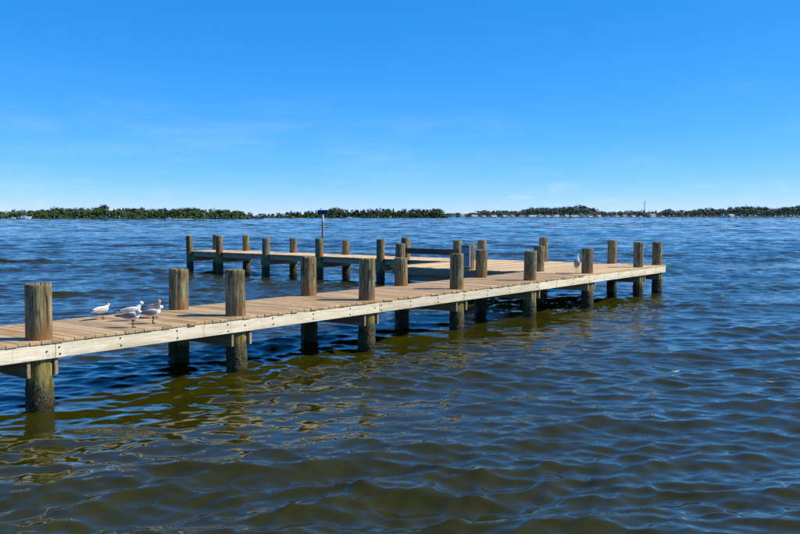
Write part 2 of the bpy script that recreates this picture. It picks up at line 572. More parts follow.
# ------------------------------------------------------------------ water
def build_water():
    rng = np.random.default_rng(11)
    # radii
    r = [0.0, 0.8, 1.6, 2.4, 3.0, 3.5, 4.0]
    while r[-1] < 1100:
        r.append(r[-1] + 0.020 + 0.0030 * (min(r[-1], 60.0) - 4.0) + 0.0065 * max(0.0, r[-1] - 60.0))
    while r[-1] < 45000:
        r.append(r[-1] * 1.25)
    r = np.array(r)
    fine = np.arange(-0.68, 0.6801, 0.0020)
    coarse = np.linspace(0.68, 2 * math.pi - 0.68, 80)[1:-1]
    th = np.concatenate([fine, coarse])
    nr, nt = len(r), len(th)
    RR, TT = np.meshgrid(r, th, indexing='ij')
    X = RR * np.sin(TT)
    Y = RR * np.cos(TT)
    dr = np.gradient(r)
    dth = np.gradient(np.concatenate([th, [th[0] + 2 * math.pi]]))[:-1]
    sp = np.maximum(dr[:, None], RR * np.abs(dth)[None, :])
    Z = np.zeros_like(X)
    DX = np.zeros_like(X)
    DY = np.zeros_like(X)
    comps = []
    mean = math.pi / 2 + 0.30            # wave vector mostly along the view, crests across it

    def band(n, l0, l1, slope, spread, chop, act=None):
        for _ in range(n):
            lam = math.exp(rng.uniform(math.log(l0), math.log(l1)))
            k = 2 * math.pi / lam
            d = mean + rng.normal(0, spread)
            s = slope * math.sqrt(2.0 / n) * rng.uniform(0.6, 1.4)
            comps.append((lam, k, d, s / k, rng.uniform(0, 2 * math.pi), chop, act))
    band(18, 2.0, 4.5, 0.036, 0.28, 0.7)
    band(36, 0.9, 2.0, 0.062, 0.36, 0.8)
    band(60, 0.34, 0.85, 0.128, 0.50, 0.8)
    band(70, 0.14, 0.34, 0.112, 0.60, 0.7)
    # longer waves added far out, shaped to stop the water mirroring the shore
    band(44, 1.5, 4.0, 0.065, 0.50, 0.6, (35.0, 80.0))
    band(44, 4.0, 10.0, 0.070, 0.50, 0.6, (110.0, 260.0))
    band(44, 10.0, 28.0, 0.060, 0.50, 0.6, (330.0, 750.0))
    # groups: slow envelope so wave height is uneven
    env = np.zeros_like(X)
    for _ in range(8):
        lam = rng.uniform(4, 14)
        d = rng.uniform(0, 2 * math.pi)
        env += np.sin(2 * math.pi / lam * (X * math.cos(d) + Y * math.sin(d)) + rng.uniform(0, 6.28))
    gst = np.zeros_like(X)
    for _ in range(10):
        lam = rng.uniform(18, 110)
        d = rng.uniform(0, 2 * math.pi)
        gst += np.sin(2 * math.pi / lam * (0.45 * X * math.cos(d) + Y * math.sin(d)) + rng.uniform(0, 6.28))
    env = (1.0 + 0.16 * env) * np.clip(1.0 + 0.13 * gst * np.clip((RR - 14.0) / 40.0, 0, 1), 0.55, 1.3)
    for lam, k, d, a, ph, chop, act in comps:
        w = np.clip((lam / sp - 2.6) / 2.2, 0, 1)
        if act:
            w = w * np.clip((RR - act[0]) / (act[1] - act[0]), 0, 1) * np.clip((6000.0 - RR) / 3000.0, 0, 1)
        rows = np.where(w.max(axis=1) > 0)[0]
        if len(rows) == 0:
            continue
        s0, s1 = rows[0], rows[-1] + 1
        cx, cy = math.cos(d), math.sin(d)
        phs = k * (X[s0:s1] * cx + Y[s0:s1] * cy) + ph
        A = a * w[s0:s1] * env[s0:s1]
        Z[s0:s1] += A * np.sin(phs)
        c = chop * A * np.cos(phs)
        DX[s0:s1] += c * cx
        DY[s0:s1] += c * cy
    V = np.stack([X + DX, Y + DY, Z], -1).reshape(-1, 3).astype(np.float32)
    idx = np.arange(nr * nt).reshape(nr, nt)
    nxt = np.roll(idx, -1, axis=1)
    # orientation: counter-clockwise from above
    quads = np.stack([idx[:-1], nxt[:-1], nxt[1:], idx[1:]], -1).reshape(-1, 4)
    quads = quads[:, ::-1]
    me = bpy.data.meshes.new('bay_water')
    me.vertices.add(len(V))
    me.vertices.foreach_set('co', V.ravel())
    me.loops.add(quads.size)
    me.loops.foreach_set('vertex_index', quads.ravel().astype(np.int32))
    me.polygons.add(len(quads))
    me.polygons.foreach_set('loop_start', np.arange(0, quads.size, 4, dtype=np.int32))
    me.polygons.foreach_set('loop_total', np.full(len(quads), 4, dtype=np.int32))
    me.update(calc_edges=True)
    me.polygons.foreach_set('use_smooth', np.ones(len(quads), dtype=bool))
    o = link_mesh('water', me, M['water'])
    tag(o, 'choppy blue bay water turning olive brown near the viewer', 'water', kind='structure')


build_water()

bed = MB()
bed.add([(-3000, -3000, -3.0), (3000, -3000, -3.0), (3000, 3000, -3.0), (-3000, 3000, -3.0)], [(0, 1, 2, 3)])
tag(bed.build('bay_bed', M['bed']), 'muddy bed under the bay water', 'ground', kind='structure')


# ------------------------------------------------------------------ far shores
PXF = 852.05


def at_px(x, Z):
    """world x of image column x (800 px wide photograph) at depth Z"""
    return (x - 400.0) / PXF * Z


def land(name, label, x0, x1, Z, depth, h):
    X0, X1 = at_px(x0, Z), at_px(x1, Z)
    n = 60
    mb = MB()
    rng = random.Random(x0)
    rows = []
    for k, (dy, z) in enumerate(((0, -2.0), (1.5, 0.15), (6, h * 0.6), (depth * 0.5, h), (depth, h * 0.6), (depth + 8, -2.0))):
        rows.append([(X0 + (X1 - X0) * i / n, Z + dy + rng.uniform(-1, 1) * (2.5 if k < 3 else 0) + (abs(2 * i / n - 1) ** 6) * depth * 0.45 * (1 if k < 3 else -1),
                      z + (rng.uniform(-.1, .1) if 0 < k < 5 else 0)) for i in range(n + 1)])
    vs = [p for r_ in rows for p in r_]
    fs = []
    for k in range(len(rows) - 1):
        for i in range(n):
            a = k * (n + 1) + i
            fs.append((a, a + 1, a + n + 2, a + n + 1))
    mb.add(vs, fs)
    return tag(mb.build(name, M['sand'], None, True), label, 'shore', kind='structure')


Z1, Z2, Z3 = 640.0, 880.0, 1350.0
land('near_island', 'low mangrove island on the left of the horizon', -90, 257, Z1, 60, 0.7)
land('middle_island', 'low wooded island in the middle of the horizon', 225, 449, Z2, 60, 0.7)
land('far_shore', 'distant built-up shore on the right of the horizon', 405, 930, Z3, 220, 1.2)


def leaf_cloud(rng, n, cx, cy, cz, rx, ry, rz, size, mb, lobes=7):
    """uneven crown: leaf clumps scattered in several lobes"""
    L = []
    for _ in range(lobes):
        a = rng.uniform(0, 2 * math.pi)
        q = rng.uniform(0.1, 0.75)
        L.append((cx + rx * q * math.cos(a), cy + ry * q * math.sin(a), cz + rz * rng.uniform(-0.55, 0.75), rng.uniform(0.28, 0.55)))
    for _ in range(n):
        lx, ly, lz, lr = rng.choice(L)
        while True:
            p = Vector((rng.uniform(-1, 1), rng.uniform(-1, 1), rng.uniform(-1, 1)))
            if 0.25 < p.length < 1:
                break
        c = Vector((lx + p.x * rx * lr, ly + p.y * ry * lr, lz + p.z * rz * lr))
        nrm = (p + Vector((rng.uniform(-.6, .6), rng.uniform(-.6, .6), rng.uniform(-.2, .8)))).normalized()
        t1 = nrm.orthogonal().normalized()
        t1.rotate(Matrix.Rotation(rng.uniform(0, 6.28), 3, nrm))
        t2 = nrm.cross(t1)
        s = size * rng.uniform(0.6, 1.3)
        mb.add([c + t1 * s, c + t2 * s * 0.7, c - t1 * s, c - t2 * s * 0.7], [(0, 1, 2, 3)])


def tree_proto(seed, h, w, kind):
    rng = random.Random(seed)
    mb = MB()
    th = h * (0.62 if kind != 'palm' else 0.9)
    pts = [(0, 0, -0.3), (rng.uniform(-.2, .2), rng.uniform(-.2, .2), th * .35), (rng.uniform(-.4, .4), rng.uniform(-.4, .4), th * .7), (rng.uniform(-.5, .5), rng.uniform(-.5, .5), th)]
    mb.tube(pts, [h * .022, h * .018, h * .014, h * .008], 6)
    if kind != 'palm':
        for _ in range(5):
            a = rng.uniform(0, 6.28)
            z0 = th * rng.uniform(.45, .9)
            mb.tube([(pts[2][0], pts[2][1], z0), (math.cos(a) * w * .2, math.sin(a) * w * .2, z0 + h * .10), (math.cos(a) * w * .36, math.sin(a) * w * .36, z0 + h * .2)], [h * .010, h * .007, h * .003], 5)
    trunk = mb.mesh('trunk', True)
    trunk.materials.append(M['bark'])
    cb = MB()
    if kind == 'round':
        leaf_cloud(rng, 700, 0, 0, h * .52, w * .52, w * .52, h * .50, 0.46 * h / 9, cb, 16)
    elif kind == 'pine':
        for k in range(6):
            f = k / 5
            leaf_cloud(rng, 70, rng.uniform(-.3, .3), 0, h * (.35 + .6 * f), w * .5 * (1 - .72 * f), w * .5 * (1 - .72 * f), h * .11, 0.42 * h / 9, cb, 4)
    elif kind == 'wide':
        leaf_cloud(rng, 800, 0, 0, h * .58, w * .60, w * .55, h * .42, 0.46 * h / 9, cb, 18)
    elif kind == 'palm':
        for k in range(15):
            a = 2 * math.pi * k / 15 + rng.uniform(-.2, .2)
            up = rng.uniform(-.1, .8)
            prev = Vector(pts[3])
            L = w * .5
            for q in range(5):
                d = Vector((math.cos(a), math.sin(a), up - q * .42)).normalized() * (L / 5)
                side = Vector((-math.sin(a), math.cos(a), 0)) * (.30 - .04 * q)
                nx = prev + d
                cb.add([prev + side, prev - side, nx - side * .85, nx + side * .85], [(0, 1, 2, 3)])
                prev = nx
    crown = cb.mesh('crown')
    return trunk, crown


PROTO = {
    'round': [tree_proto(s, 8.0, 7.0, 'round') for s in (1, 2, 3)],
    'wide': [tree_proto(s, 8.0, 9.0, 'wide') for s in (4, 5)],
    'pine': [tree_proto(s, 8.0, 4.6, 'pine') for s in (6, 7)],
    'palm': [tree_proto(s, 8.0, 4.4, 'palm') for s in (8,)],
}
CROWN_MAT = {}


def crown_mesh(kind, i, matkey):
    key = (kind, i, matkey)
    if key not in CROWN_MAT:
        me = PROTO[kind][i][1].copy()
        me.materials.append(M[matkey])
        CROWN_MAT[key] = me
    return CROWN_MAT[key]


KIND_NAME = {'round': 'mangrove_tree', 'wide': 'spreading_tree', 'pine': 'pine_tree', 'palm': 'palm_tree'}


def plant(x, Z, h, kind, matkey, label, group, rng, sx=1.0):
    i = rng.randrange(len(PROTO[kind]))
    root = empty(KIND_NAME[kind], (at_px(x, Z), Z, 0.3), rng.uniform(0, 6.28))
    s = h / 8.0
    root.scale = (s * sx, s * sx, s)
    link_mesh('trunk', PROTO[kind][i][0], None, root)
    link_mesh('crown', crown_mesh(kind, i, matkey), None, root)
    tag(root, label, 'tree', group)
    return root


def profile(pts, x):
    for (a, ya), (b, yb) in zip(pts, pts[1:]):
        if a <= x <= b:
            return ya + (yb - ya) * (x - a) / (b - a)
    return pts[0][1] if x < pts[0][0] else pts[-1][1]


YH = 215.77


def h_of(y, Z):
    return CAM_H + (YH - y) * Z / PXF


rt = random.Random(21)
top1 = [(-90, 210), (0, 210.3), (30, 209.6), (52, 209), (60, 207), (72, 208.8), (95, 206.6), (104, 206), (112, 208), (140, 208.4), (165, 208), (185, 207.8), (215, 208.4), (235, 209.4), (246, 211.5), (255, 214.5)]
top2 = [(225, 214.5), (258, 214), (284, 213), (291, 210.6), (318, 210.5), (328, 210), (334, 206.8), (342, 209), (360, 209.5), (385, 208.4), (410, 209.3), (430, 209), (436, 206.8), (441, 208.5), (447, 213.5)]
top3 = [(405, 214), (450, 213.2), (472, 212.4), (478, 210.2), (490, 210.6), (520, 211), (530, 207.8), (545, 206.6), (556, 207.2), (570, 205.8), (579, 205.2), (590, 207.5), (602, 210.4), (640, 210.6), (662, 210.4), (668, 209), (690, 209.5), (706, 207.6), (722, 208.5), (732, 207), (744, 205.8), (758, 206.6), (776, 208.2), (790, 205.5), (800, 205), (830, 206), (930, 208)]


def forest(top, x0, x1, Z, step, mat_a, mat_b, lab, grp, kinds, dep, where):
    x = x0
    while x < x1:
        y = profile(top, x) + rt.uniform(-.3, 1.6)
        h = max(2.2, h_of(y, Z))
        kind = rt.choices(*kinds)[0]
        if rt.random() < 0.12:
            h *= 1.06
        plant(x, Z + rt.uniform(8, dep), h, kind, rt.choice((mat_a, mat_b)), lab[kind] + ' ' + where(x), grp, rt, rt.uniform(.85, 1.25))
        x += step * rt.uniform(.6, 1.4)


def where_left(x):
    return 'above the moored white cabin boat' if x < 60 else ('near the low right tip' if x > 222 else 'in the middle of the belt')


def where_mid(x):
    return 'left of the blue sign' if x < 322 else ('near the right tip' if x > 415 else 'right of the blue sign')


def where_far(x):
    if x < 468:
        return 'beside the gap after the middle island'
    if x < 530:
        return 'behind the left half of the white houses'
    if x < 640:
        return 'behind the right half of the white houses'
    return 'between the mast and the lone pale house' if x < 730 else 'right of the lone pale house'


FK = (('round', 'wide', 'pine', 'palm'), (5, 3, 1.2, .6))
forest(top1, -60, 254, Z1, 5.0, 'leaf_near', 'leaf_dark', {
    'round': 'rounded mangrove tree on the left island',
    'wide': 'broad spreading tree on the left island',
    'pine': 'narrow pointed pine on the left island',
    'palm': 'small palm on the left island'}, 'trees on the left island', FK, 26, where_left)
forest(top2, 232, 446, Z2, 4.4, 'leaf_near', 'leaf_dark', {
    'round': 'rounded mangrove tree on the middle island',
    'wide': 'broad spreading tree on the middle island',
    'pine': 'narrow pointed pine on the middle island',
    'palm': 'small palm on the middle island'}, 'trees on the middle island', (('round', 'wide', 'pine', 'palm'), (5, 3, 1.5, .3)), 26, where_mid)
for _x0, _x1, _st in ((412, 532, 1.9), (532, 860, 3.2)):
    forest(top3, _x0, _x1, Z3 + 30, _st, 'leaf_hazed', 'leaf_dark', {
        'round': 'hazy rounded tree on the far shore',
        'wide': 'hazy broad tree on the far shore',
        'pine': 'hazy tall pine on the far shore',
        'palm': 'hazy palm on the far shore'}, 'trees on the far shore', (('round', 'wide', 'pine', 'palm'), (4, 4, 2, .6)), 60, where_far)


def belt(name, label, x0, x1, Z, yfun, mat, dens, size, seed, dz=3.0):
    rng = random.Random(seed)
    mb = MB()
    x = x0
    while x < x1:
        h = max(0.8, h_of(yfun(x), Z))
        n = int(dens)
        for _ in range(n):
            xx = at_px(x + rng.uniform(-1, 1), Z)
            zz = 0.1 + (h - 0.1) * rng.random() ** 0.8
            yy = Z + dz + rng.uniform(0, 3.0) + 2.5 * (zz / h)
            nrm = Vector((rng.uniform(-.8, .8), -1 + rng.uniform(-.3, .5), rng.uniform(0, 1.2))).normalized()
            t1 = nrm.orthogonal().normalized()
            t1.rotate(Matrix.Rotation(rng.uniform(0, 6.28), 3, nrm))
            t2 = nrm.cross(t1)
            s = size * rng.uniform(.6, 1.4)
            c = Vector((xx, yy, zz))
            mb.add([c + t1 * s, c + t2 * s * .75, c - t1 * s, c - t2 * s * .75], [(0, 1, 2, 3)])
        x += 1.0
    o = mb.build(name, mat)
    tag(o, label, 'shrubs', kind='stuff')


belt('mangrove_belt', 'bright green mangrove thicket along the left island waterline', -85, 255, Z1, lambda x: min(217.5, profile(top1, x) + 3.0 + 1.0 * math.sin(x * .31) + .7 * math.sin(x * .83)), M['leaf_near'], 26, 0.75, 31)
belt('mangrove_belt', 'bright green mangrove thicket along the middle island waterline', 228, 447, Z2, lambda x: min(217.2, profile(top2, x) + 3.2 + .8 * math.sin(x * .4) + .6 * math.sin(x * .9)), M['leaf_near'], 24, 0.95, 32)
belt('shore_thicket', 'hazy green thicket along the far shore waterline', 412, 900, Z3, lambda x: min(217.0, profile(top3, x) + (2.0 if 450 < x < 662 else 2.4) + .7 * math.sin(x * .37)), M['leaf_hazed'], 20, 1.35, 33, 26.0)


# ---- houses of the far shore
def house(x, Z, wid, hgt, dep, roof_h, wall_m, roof_m, label, z0=1.0, rz=0.0):
    root = empty('shore_house', (at_px(x, Z), Z, z0), rz)
    w2, d2 = wid / 2, dep / 2
    MB().box(-w2, w2, -d2, d2, 0, hgt).build('wall', wall_m, root)
    r_ = MB()
    e = 0.5
    r_.add([(-w2 - e, -d2 - e, hgt), (w2 + e, -d2 - e, hgt), (w2 + e, d2 + e, hgt), (-w2 - e, d2 + e, hgt), (-w2 - e * .2, 0, hgt + roof_h), (w2 + e * .2, 0, hgt + roof_h)],
           [(0, 1, 5, 4), (2, 3, 4, 5), (0, 4, 3), (1, 2, 5), (0, 3, 2, 1)])
    r_.build('roof', roof_m, root)
    n = max(2, int(wid / 3.5))
    for k in range(n):
        cx = -w2 + wid * (k + .5) / n
        if k == n // 2:
            MB().box(cx - .5, cx + .5, -d2 - .06, -d2 - .003, 0.05, 2.1).build('door', M['cream_paint'], root)
        else:
            MB().box(cx - .7, cx + .7, -d2 - .05, -d2 - .003, hgt * .38, hgt * .78).build('window', M['glass'], root)
    return tag(root, label, 'house', 'houses of the far shore')


rh = random.Random(5)
HX = [462, 474, 483, 493, 504, 512, 521, 532, 540, 547, 556, 566, 573, 589, 598, 616, 624, 632]
HW = [7, 9, 8, 12, 9, 7, 10, 17, 9, 11, 8, 12, 15, 12, 9, 9, 8, 10]
for i, (x, w) in enumerate(zip(HX, HW)):
    lab = 'low white waterfront house in the far row, number %d from its left end' % (i + 1)
    words = ['first', 'second', 'third', 'fourth', 'fifth', 'sixth', 'seventh', 'eighth', 'ninth', 'tenth', 'eleventh', 'twelfth', 'thirteenth', 'fourteenth', 'fifteenth', 'sixteenth', 'seventeenth', 'eighteenth']
    lab = 'low white waterfront house on the far shore, %s of the row from its left end' % words[i]
    house(x, Z3 + rh.uniform(6, 18), w * rh.uniform(.75, 1.1), rh.uniform(1.5, 2.2), 6, rh.uniform(.4, .9), M['white_paint'] if rh.random() < .75 else M['cream_paint'], M['white_roof'] if rh.random() < .6 else M['grey_roof'], lab, 0.8, rh.uniform(.35, .75))
house(651, Z3 + 8, 12, 3.8, 8, 1.0, M['cream_paint'], M['grey_roof'], 'larger cream waterfront building on the far shore beside the mast', 0.8, .5)
house(730, Z3 + 10, 10, 2.7, 7, 1.2, M['cream_paint'], M['white_roof'], 'pale house alone at the waterline on the right of the far shore', 0.8, .5)
house(769, Z3 + 85, 9, 10.8, 8, 2.4, M['cream_paint'], M['white_roof'], 'tall pale house with white roof among trees at far right', 0.8, .2)

# ---- mast
mast = empty('lattice_mast', (at_px(644, Z3 + 60), Z3 + 60, 0.5))
mh = h_of(201.0, Z3 + 60) - 0.5
for sx in (-1, 1):
    for sy in (-1, 1):
        MB().tube([(sx * .8, sy * .8, 0), (sx * .35, sy * .35, mh * .96)], .11, 5).build('leg', M['steel'], mast)
br = MB()
for k in range(12):
    f0, f1 = k / 12, (k + 1) / 12
    a0, a1 = .8 - .45 * f0, .8 - .45 * f1
    z0, z1 = mh * .96 * f0, mh * .96 * f1
    for (p, q) in (((-1, -1), (1, -1)), ((1, -1), (1, 1)), ((1, 1), (-1, 1)), ((-1, 1), (-1, -1))):
        br.tube([(p[0] * a0, p[1] * a0, z0), (q[0] * a1, q[1] * a1, z1)], .06, 4)
br.build('brace', M['steel'], mast)
MB().tube([(0, 0, mh * .94), (0, 0, mh)], [.3, .15], 6).build('antenna', M['steel'], mast)
tag(mast, 'tall dark lattice mast standing above the far shore', 'mast')


# ---- boats
def boat(x, y, Z, L, label, rz=0.0, cabin=True, wake=False):
    root = empty('motor_boat', (at_px(x, Z), Z, 0.0), rz)
    hb = MB()
    rings = []
    for f, wd, z0, z1 in ((0, .15, -.1, .115), (.25, .165, -.12, .12), (.55, .16, -.12, .135), (.8, .11, -.08, .16), (.95, .035, .03, .185), (1.0, .004, .12, .195)):
        xx = (f - .5) * L
        rings.append([(xx, -wd * L, z1 * L), (xx, -wd * L * .85, (z0 + .06) * L), (xx, 0, z0 * L), (xx, wd * L * .85, (z0 + .06) * L), (xx, wd * L, z1 * L), (xx, 0, z1 * L + .01 * L)])
    hb.loft(rings)
    hb.build('hull', M['gelcoat'], root)
    st = MB()
    for s in (-1, 1):
        st.add([(-.5 * L, s * .153 * L, .07 * L), (.05 * L, s * .1625 * L, .08 * L), (.05 * L, s * .1645 * L, .105 * L), (-.5 * L, s * .1545 * L, .10 * L)], [(0, 1, 2, 3)])
    st.build('stripe', M['navy'], root)
    if cabin:
        cb = MB()
        prof = [(-.30, .12), (-.24, .27), (.05, .29), (.20, .20), (.30, .14)]
        cb.loft([[(px * L, s * .11 * L, pz * L) for (px, pz) in prof] for s in (-1, 1)])
        c = cb.build('cabin', M['gelcoat'], root)
        for s in (-1, 1):
            MB().box(-.2 * L, .04 * L, s * .1115 * L - .01, s * .1115 * L + .01, .19 * L, .245 * L).build('window', M['glass'], c)
        w = MB()
        w.add([(.07 * L, -.09 * L, .285 * L), (.07 * L, .09 * L, .285 * L), (.19 * L, .09 * L, .213 * L), (.19 * L, -.09 * L, .213 * L)], [(0, 1, 2, 3)])
        w.build('windscreen', M['glass'], c)
    else:
        MB().box(-.08 * L, .08 * L, -.06 * L, .06 * L, .1 * L, .24 * L, .01).build('console', M['gelcoat'], root)
        MB().box(-.56 * L, -.49 * L, -.03 * L, .03 * L, .0, .22 * L, .02).build('outboard', M['steel'], root)
    tag(root, label, 'boat', 'boats along the far shores')
    return root


boat(25.5, 216, Z1 - 12, 9.5, 'large white cabin boat moored at far left island', .15)
boat(13, 217, Z1 - 14, 5.0, 'small white open boat moored left of the large cabin boat', .3, False)
wb = boat(170, 218, Z1 - 90, 5.2, 'small white open boat speeding past the left island', math.pi - .1, False)
boat(349, 218, Z2 - 90, 6.0, 'small white cabin boat right of the blue sign', 0.1)
rb = random.Random(9)
for i, x in enumerate((444, 452, 508, 528, 552, 584, 606, 612, 640, 662, 722, 736)):
    boat(x, 216, Z3 - rb.uniform(8, 20), rb.uniform(7, 11), 'white cabin boat moored at far shore, %s of its line from the left' % ['first', 'second', 'third', 'fourth', 'fifth', 'sixth', 'seventh', 'eighth', 'ninth', 'tenth', 'eleventh', 'twelfth'][i], rb.uniform(-.3, .3) + (math.pi if rb.random() < .5 else 0), rb.random() < .8)
wk = MB()
rng = random.Random(3)
n = 24
L0 = wb.location
vs = []
for i in range(n + 1):
    f = i / n
    wdt = .5 + 1.3 * f
    zz = .16 * (1 - f) + .05 + rng.uniform(0, .10) * (1 - f * .5)
    for q, s in enumerate((-1, -.4, .4, 1)):
        vs.append((2.8 + 13 * f, s * wdt + 1.3 * f, zz + (.08 if q in (1, 2) else -.12) + rng.uniform(0, .05)))
fs = [(i * 4 + k, i * 4 + k + 1, i * 4 + k + 5, i * 4 + k + 4) for i in range(n) for k in range(3)]
wk.add(vs, fs)
wo = wk.build('boat_wake', M['foam'])
wo.location = (L0.x, L0.y, 0)
tag(wo, 'white foam wake trailing behind the speeding open boat', 'wake', kind='stuff')

# ---- thin white stakes in the open water
for x, y, top, lab in ((208, 220.5, 218.2, 'thin white stake in open water, leftmost of the three'), (298.5, 222.6, 218.6, 'thin white stake in open water just left of the blue sign, taller one'), (311, 224.6, 222.6, 'short white stake in open water beside the blue sign post')):
    Z = CAM_H * PXF / (y - YH)
    h = (y - top) * Z / PXF
    st = empty('marker_stake', (at_px(x, Z), Z, -1.5))
    MB().tube([(0, 0, 0), (.03, 0, 1.5 + h)], [.06, .05], 8).build('pole', M['stake'], st)
    MB().tube([(.03, 0, 1.5 + h), (.03, 0, 1.56 + h)], [.08, .06], 8).build('cap', M['stake'], st)
    tag(st, lab, 'stake', 'white stakes in the bay')


# ------------------------------------------------------------------ the pier
PIER_O = Vector((-4.4672, 10.422, 0))
PIER_ANG = 0.6634
PU = Vector((math.sin(PIER_ANG), math.cos(PIER_ANG), 0))
PV = Vector((-PU.y, PU.x, 0))
DECK = 0.88


def pw(a, b, z=0.0):
    """pier coordinates (along, across, up) to world"""
    return PIER_O + PU * a + PV * b + Vector((0, 0, z))


pier = empty('wooden_pier', PIER_O, math.pi / 2 - PIER_ANG)
tag(pier, 'weathered wooden L-shaped pier on round timber piles over the water', 'pier')


def pile_mesh(seed, top, rad):
    rng = random.Random(seed)
    n = 40
    zs = [-2.2, -1.0, -0.25]
    z = -0.12
    while z < 0.52:
        zs.append(z)
        z += 0.022
    while z < top - 0.03:
        zs.append(z)
        z += 0.075
    zs += [top - 0.022, top - 0.006]
    lean = (rng.uniform(-.016, .016), rng.uniform(-.016, .016))
    groove = [0.0] * n
    for _ in range(6):
        c = rng.randrange(n)
        groove[c] -= rng.uniform(.003, .009)
    ph = [rng.uniform(0, 6.28) for _ in range(6)]
    tilt = (rng.uniform(-.05, .05), rng.uniform(-.05, .05))
    rings = []
    for zi, zz in enumerate(zs):
        rr = rad * (1.03 - 0.03 * max(0, zz) / top)
        if zz >= top - 0.007:
            rr *= 0.955
        ring = []
        for k in range(n):
            a = 2 * math.pi * k / n
            r_ = rr * (1 + .018 * math.sin(2 * a + ph[0]) + .010 * math.sin(3 * a + ph[1] + zz) + .006 * math.sin(7 * a + ph[2] + zz * 2))
            r_ += groove[k] * (0.4 + 0.6 * abs(math.sin(zz * 1.7 + ph[3] + k)))
            if zz < 0.40 and zz > -0.2:
                f = min(1, (0.40 - zz) / .12)
                r_ += f * max(0, rng.gauss(.002, .0085))
            x = math.cos(a) * r_ + lean[0] * zz
            y = math.sin(a) * r_ + lean[1] * zz
            dz = 0.0
            if zz > top - 0.1:
                dz = tilt[0] * x + tilt[1] * y + rng.uniform(-.010, .005) - (.018 if groove[k] < -.003 else 0)
            ring.append((x, y, zz + dz))
        rings.append(ring)
    mb = MB()
    mb.loft(rings, cap=False)
    base = len(mb.v) - n
    # sunken, split top
    inner = []
    for k in range(n):
        x, y, zz = mb.v[base + k]
        mb.v.append((x * .55, y * .55, top - .004 + rng.uniform(-.008, .005) + tilt[0] * x + tilt[1] * y))
    b2 = base + n
    for k in range(n):
        j = (k + 1) % n
        mb.f.append((base + k, base + j, b2 + j, b2 + k))
    mb.v.append((lean[0] * top, lean[1] * top, top - .012))
    for k in range(n):
        mb.f.append((b2 + k, b2 + (k + 1) % n, b2 + n))
    me = mb.mesh('pile', False)
    sm = np.ones(len(me.polygons), dtype=bool)
    sm[-2 * n:] = False
    me.polygons.foreach_set('use_smooth', sm)
    return me


PILES = [(-3.15, 0, 1.60), (0.015, 0, 1.58), (3.2, 0, 1.59), (6.265, 0, 1.64), (9.17, 0, 1.62), (12.22, 0, 1.58), (15.31, 0, 1.55), (18.71, 0, 1.63), (20.2, 0, 1.60),
         (-3.15, 1.425, 1.58), (0.0, 1.425, 1.6), (3.2, 1.425, 1.55), (6.25, 1.425, 1.63), (9.15, 1.425, 1.50), (12.33, 1.425, 1.57), (15.22, 1.425, 1.59),
         (20.04, 1.425, 1.63), (19.85, 3.78, 1.69), (19.46, 5.97, 1.57),
         (14.85, 5.95, 1.575), (14.85, 3.44, 1.61), (18.02, 5.97, 1.58), (18.02, 8.17, 1.65),
         (18.02, 9.3, 1.57), (18.02, 12.3, 1.55), (18.02, 15.23, 1.51), (18.02, 18.03, 1.57), (18.02, 19.97, 1.55),
         (19.6, 9.35, 1.50), (19.6, 12.34, 1.43), (19.6, 15.26, 1.48), (19.6, 18.13, 1.56), (19.6, 20.14, 1.56)]
for i, (a, b, top) in enumerate(PILES):
    rad = (0.152 if a < 16 else 0.148) * random.uniform(.955, 1.03)
    if (a, b) == (9.15, 1.425):
        rad = 0.142
    me = pile_mesh(100 + i, top, rad)
    o = link_mesh('pile', me, M['pile'], pier)
    o.location = (a, b, 0)
    o.rotation_euler = (0, 0, random.uniform(-.2, .2))


# ---- planks
def plank_mesh(L, W, T, name='plank'):
    mb = MB()
    mb.box(-L / 2, L / 2, -W / 2, W / 2, -T / 2, T / 2, 0.004)
    return mb.mesh(name)


rp = random.Random(77)
PITCH = 0.146
main_meshes = [plank_mesh(1.83 + d, 0.1405, 0.038) for d in (0, .008, -.01)]
for me in main_meshes:
    me.materials.append(M['deck'])


def place(o, x, y, z, rz, tilt=True):
    o.location = (x, y, z)
    o.rotation_euler = (rp.uniform(-.008, .008) if tilt else 0, rp.uniform(-.0012, .0012) if tilt else 0, rz + rp.uniform(-.003, .003))


a = -6.2
while a < 14.66 - PITCH * .4:
    o = link_mesh('plank', rp.choice(main_meshes), None, pier)
    place(o, a + PITCH / 2, 0.70 + rp.uniform(-.006, .006), DECK - .019 + rp.uniform(-.0025, .003), math.pi / 2)
    a += PITCH
A_HEAD = a + 0.004


def outer_a(b):
    """outer edge of the head and the wing"""
    if b < 5.97:
        return 20.36 + (19.72 - 20.36) * (b + .2) / 6.17
    return 19.76


head_ms = {}
b = -0.205
while b < 6.10:
    q = round(outer_a(b), 2)
    L = q - A_HEAD
    me = plank_mesh(L, 0.1405, 0.038)
    me.materials.append(M['head_deck'])
    o = link_mesh('plank', me, None, pier)
    place(o, A_HEAD + L / 2 + rp.uniform(-.006, .006), b + PITCH / 2, DECK - .019 + rp.uniform(-.002, .003), 0)
    b += PITCH
B_WING = b
wing_meshes = [plank_mesh(1.77 + d, 0.1405, 0.038) for d in (0, .008)]
for me in wing_meshes:
    me.materials.append(M['head_deck'])
while b < 20.05:
    o = link_mesh('plank', rp.choice(wing_meshes), None, pier)
    place(o, 17.99 + .885 + rp.uniform(-.006, .006), b + PITCH / 2, DECK - .025 + rp.uniform(-.002, .003), 0)
    b += PITCH

# ---- edge boards with bolts
ZB0, ZB1 = 0.652, 0.838
bolt_me = MB()
bolt_me.tube([(0, 0.006, 0), (0, -0.010, 0)], [.012, .010], 8)
bolt_mesh = bolt_me.mesh('bolt')
bolt_mesh.materials.append(M['bolt'])


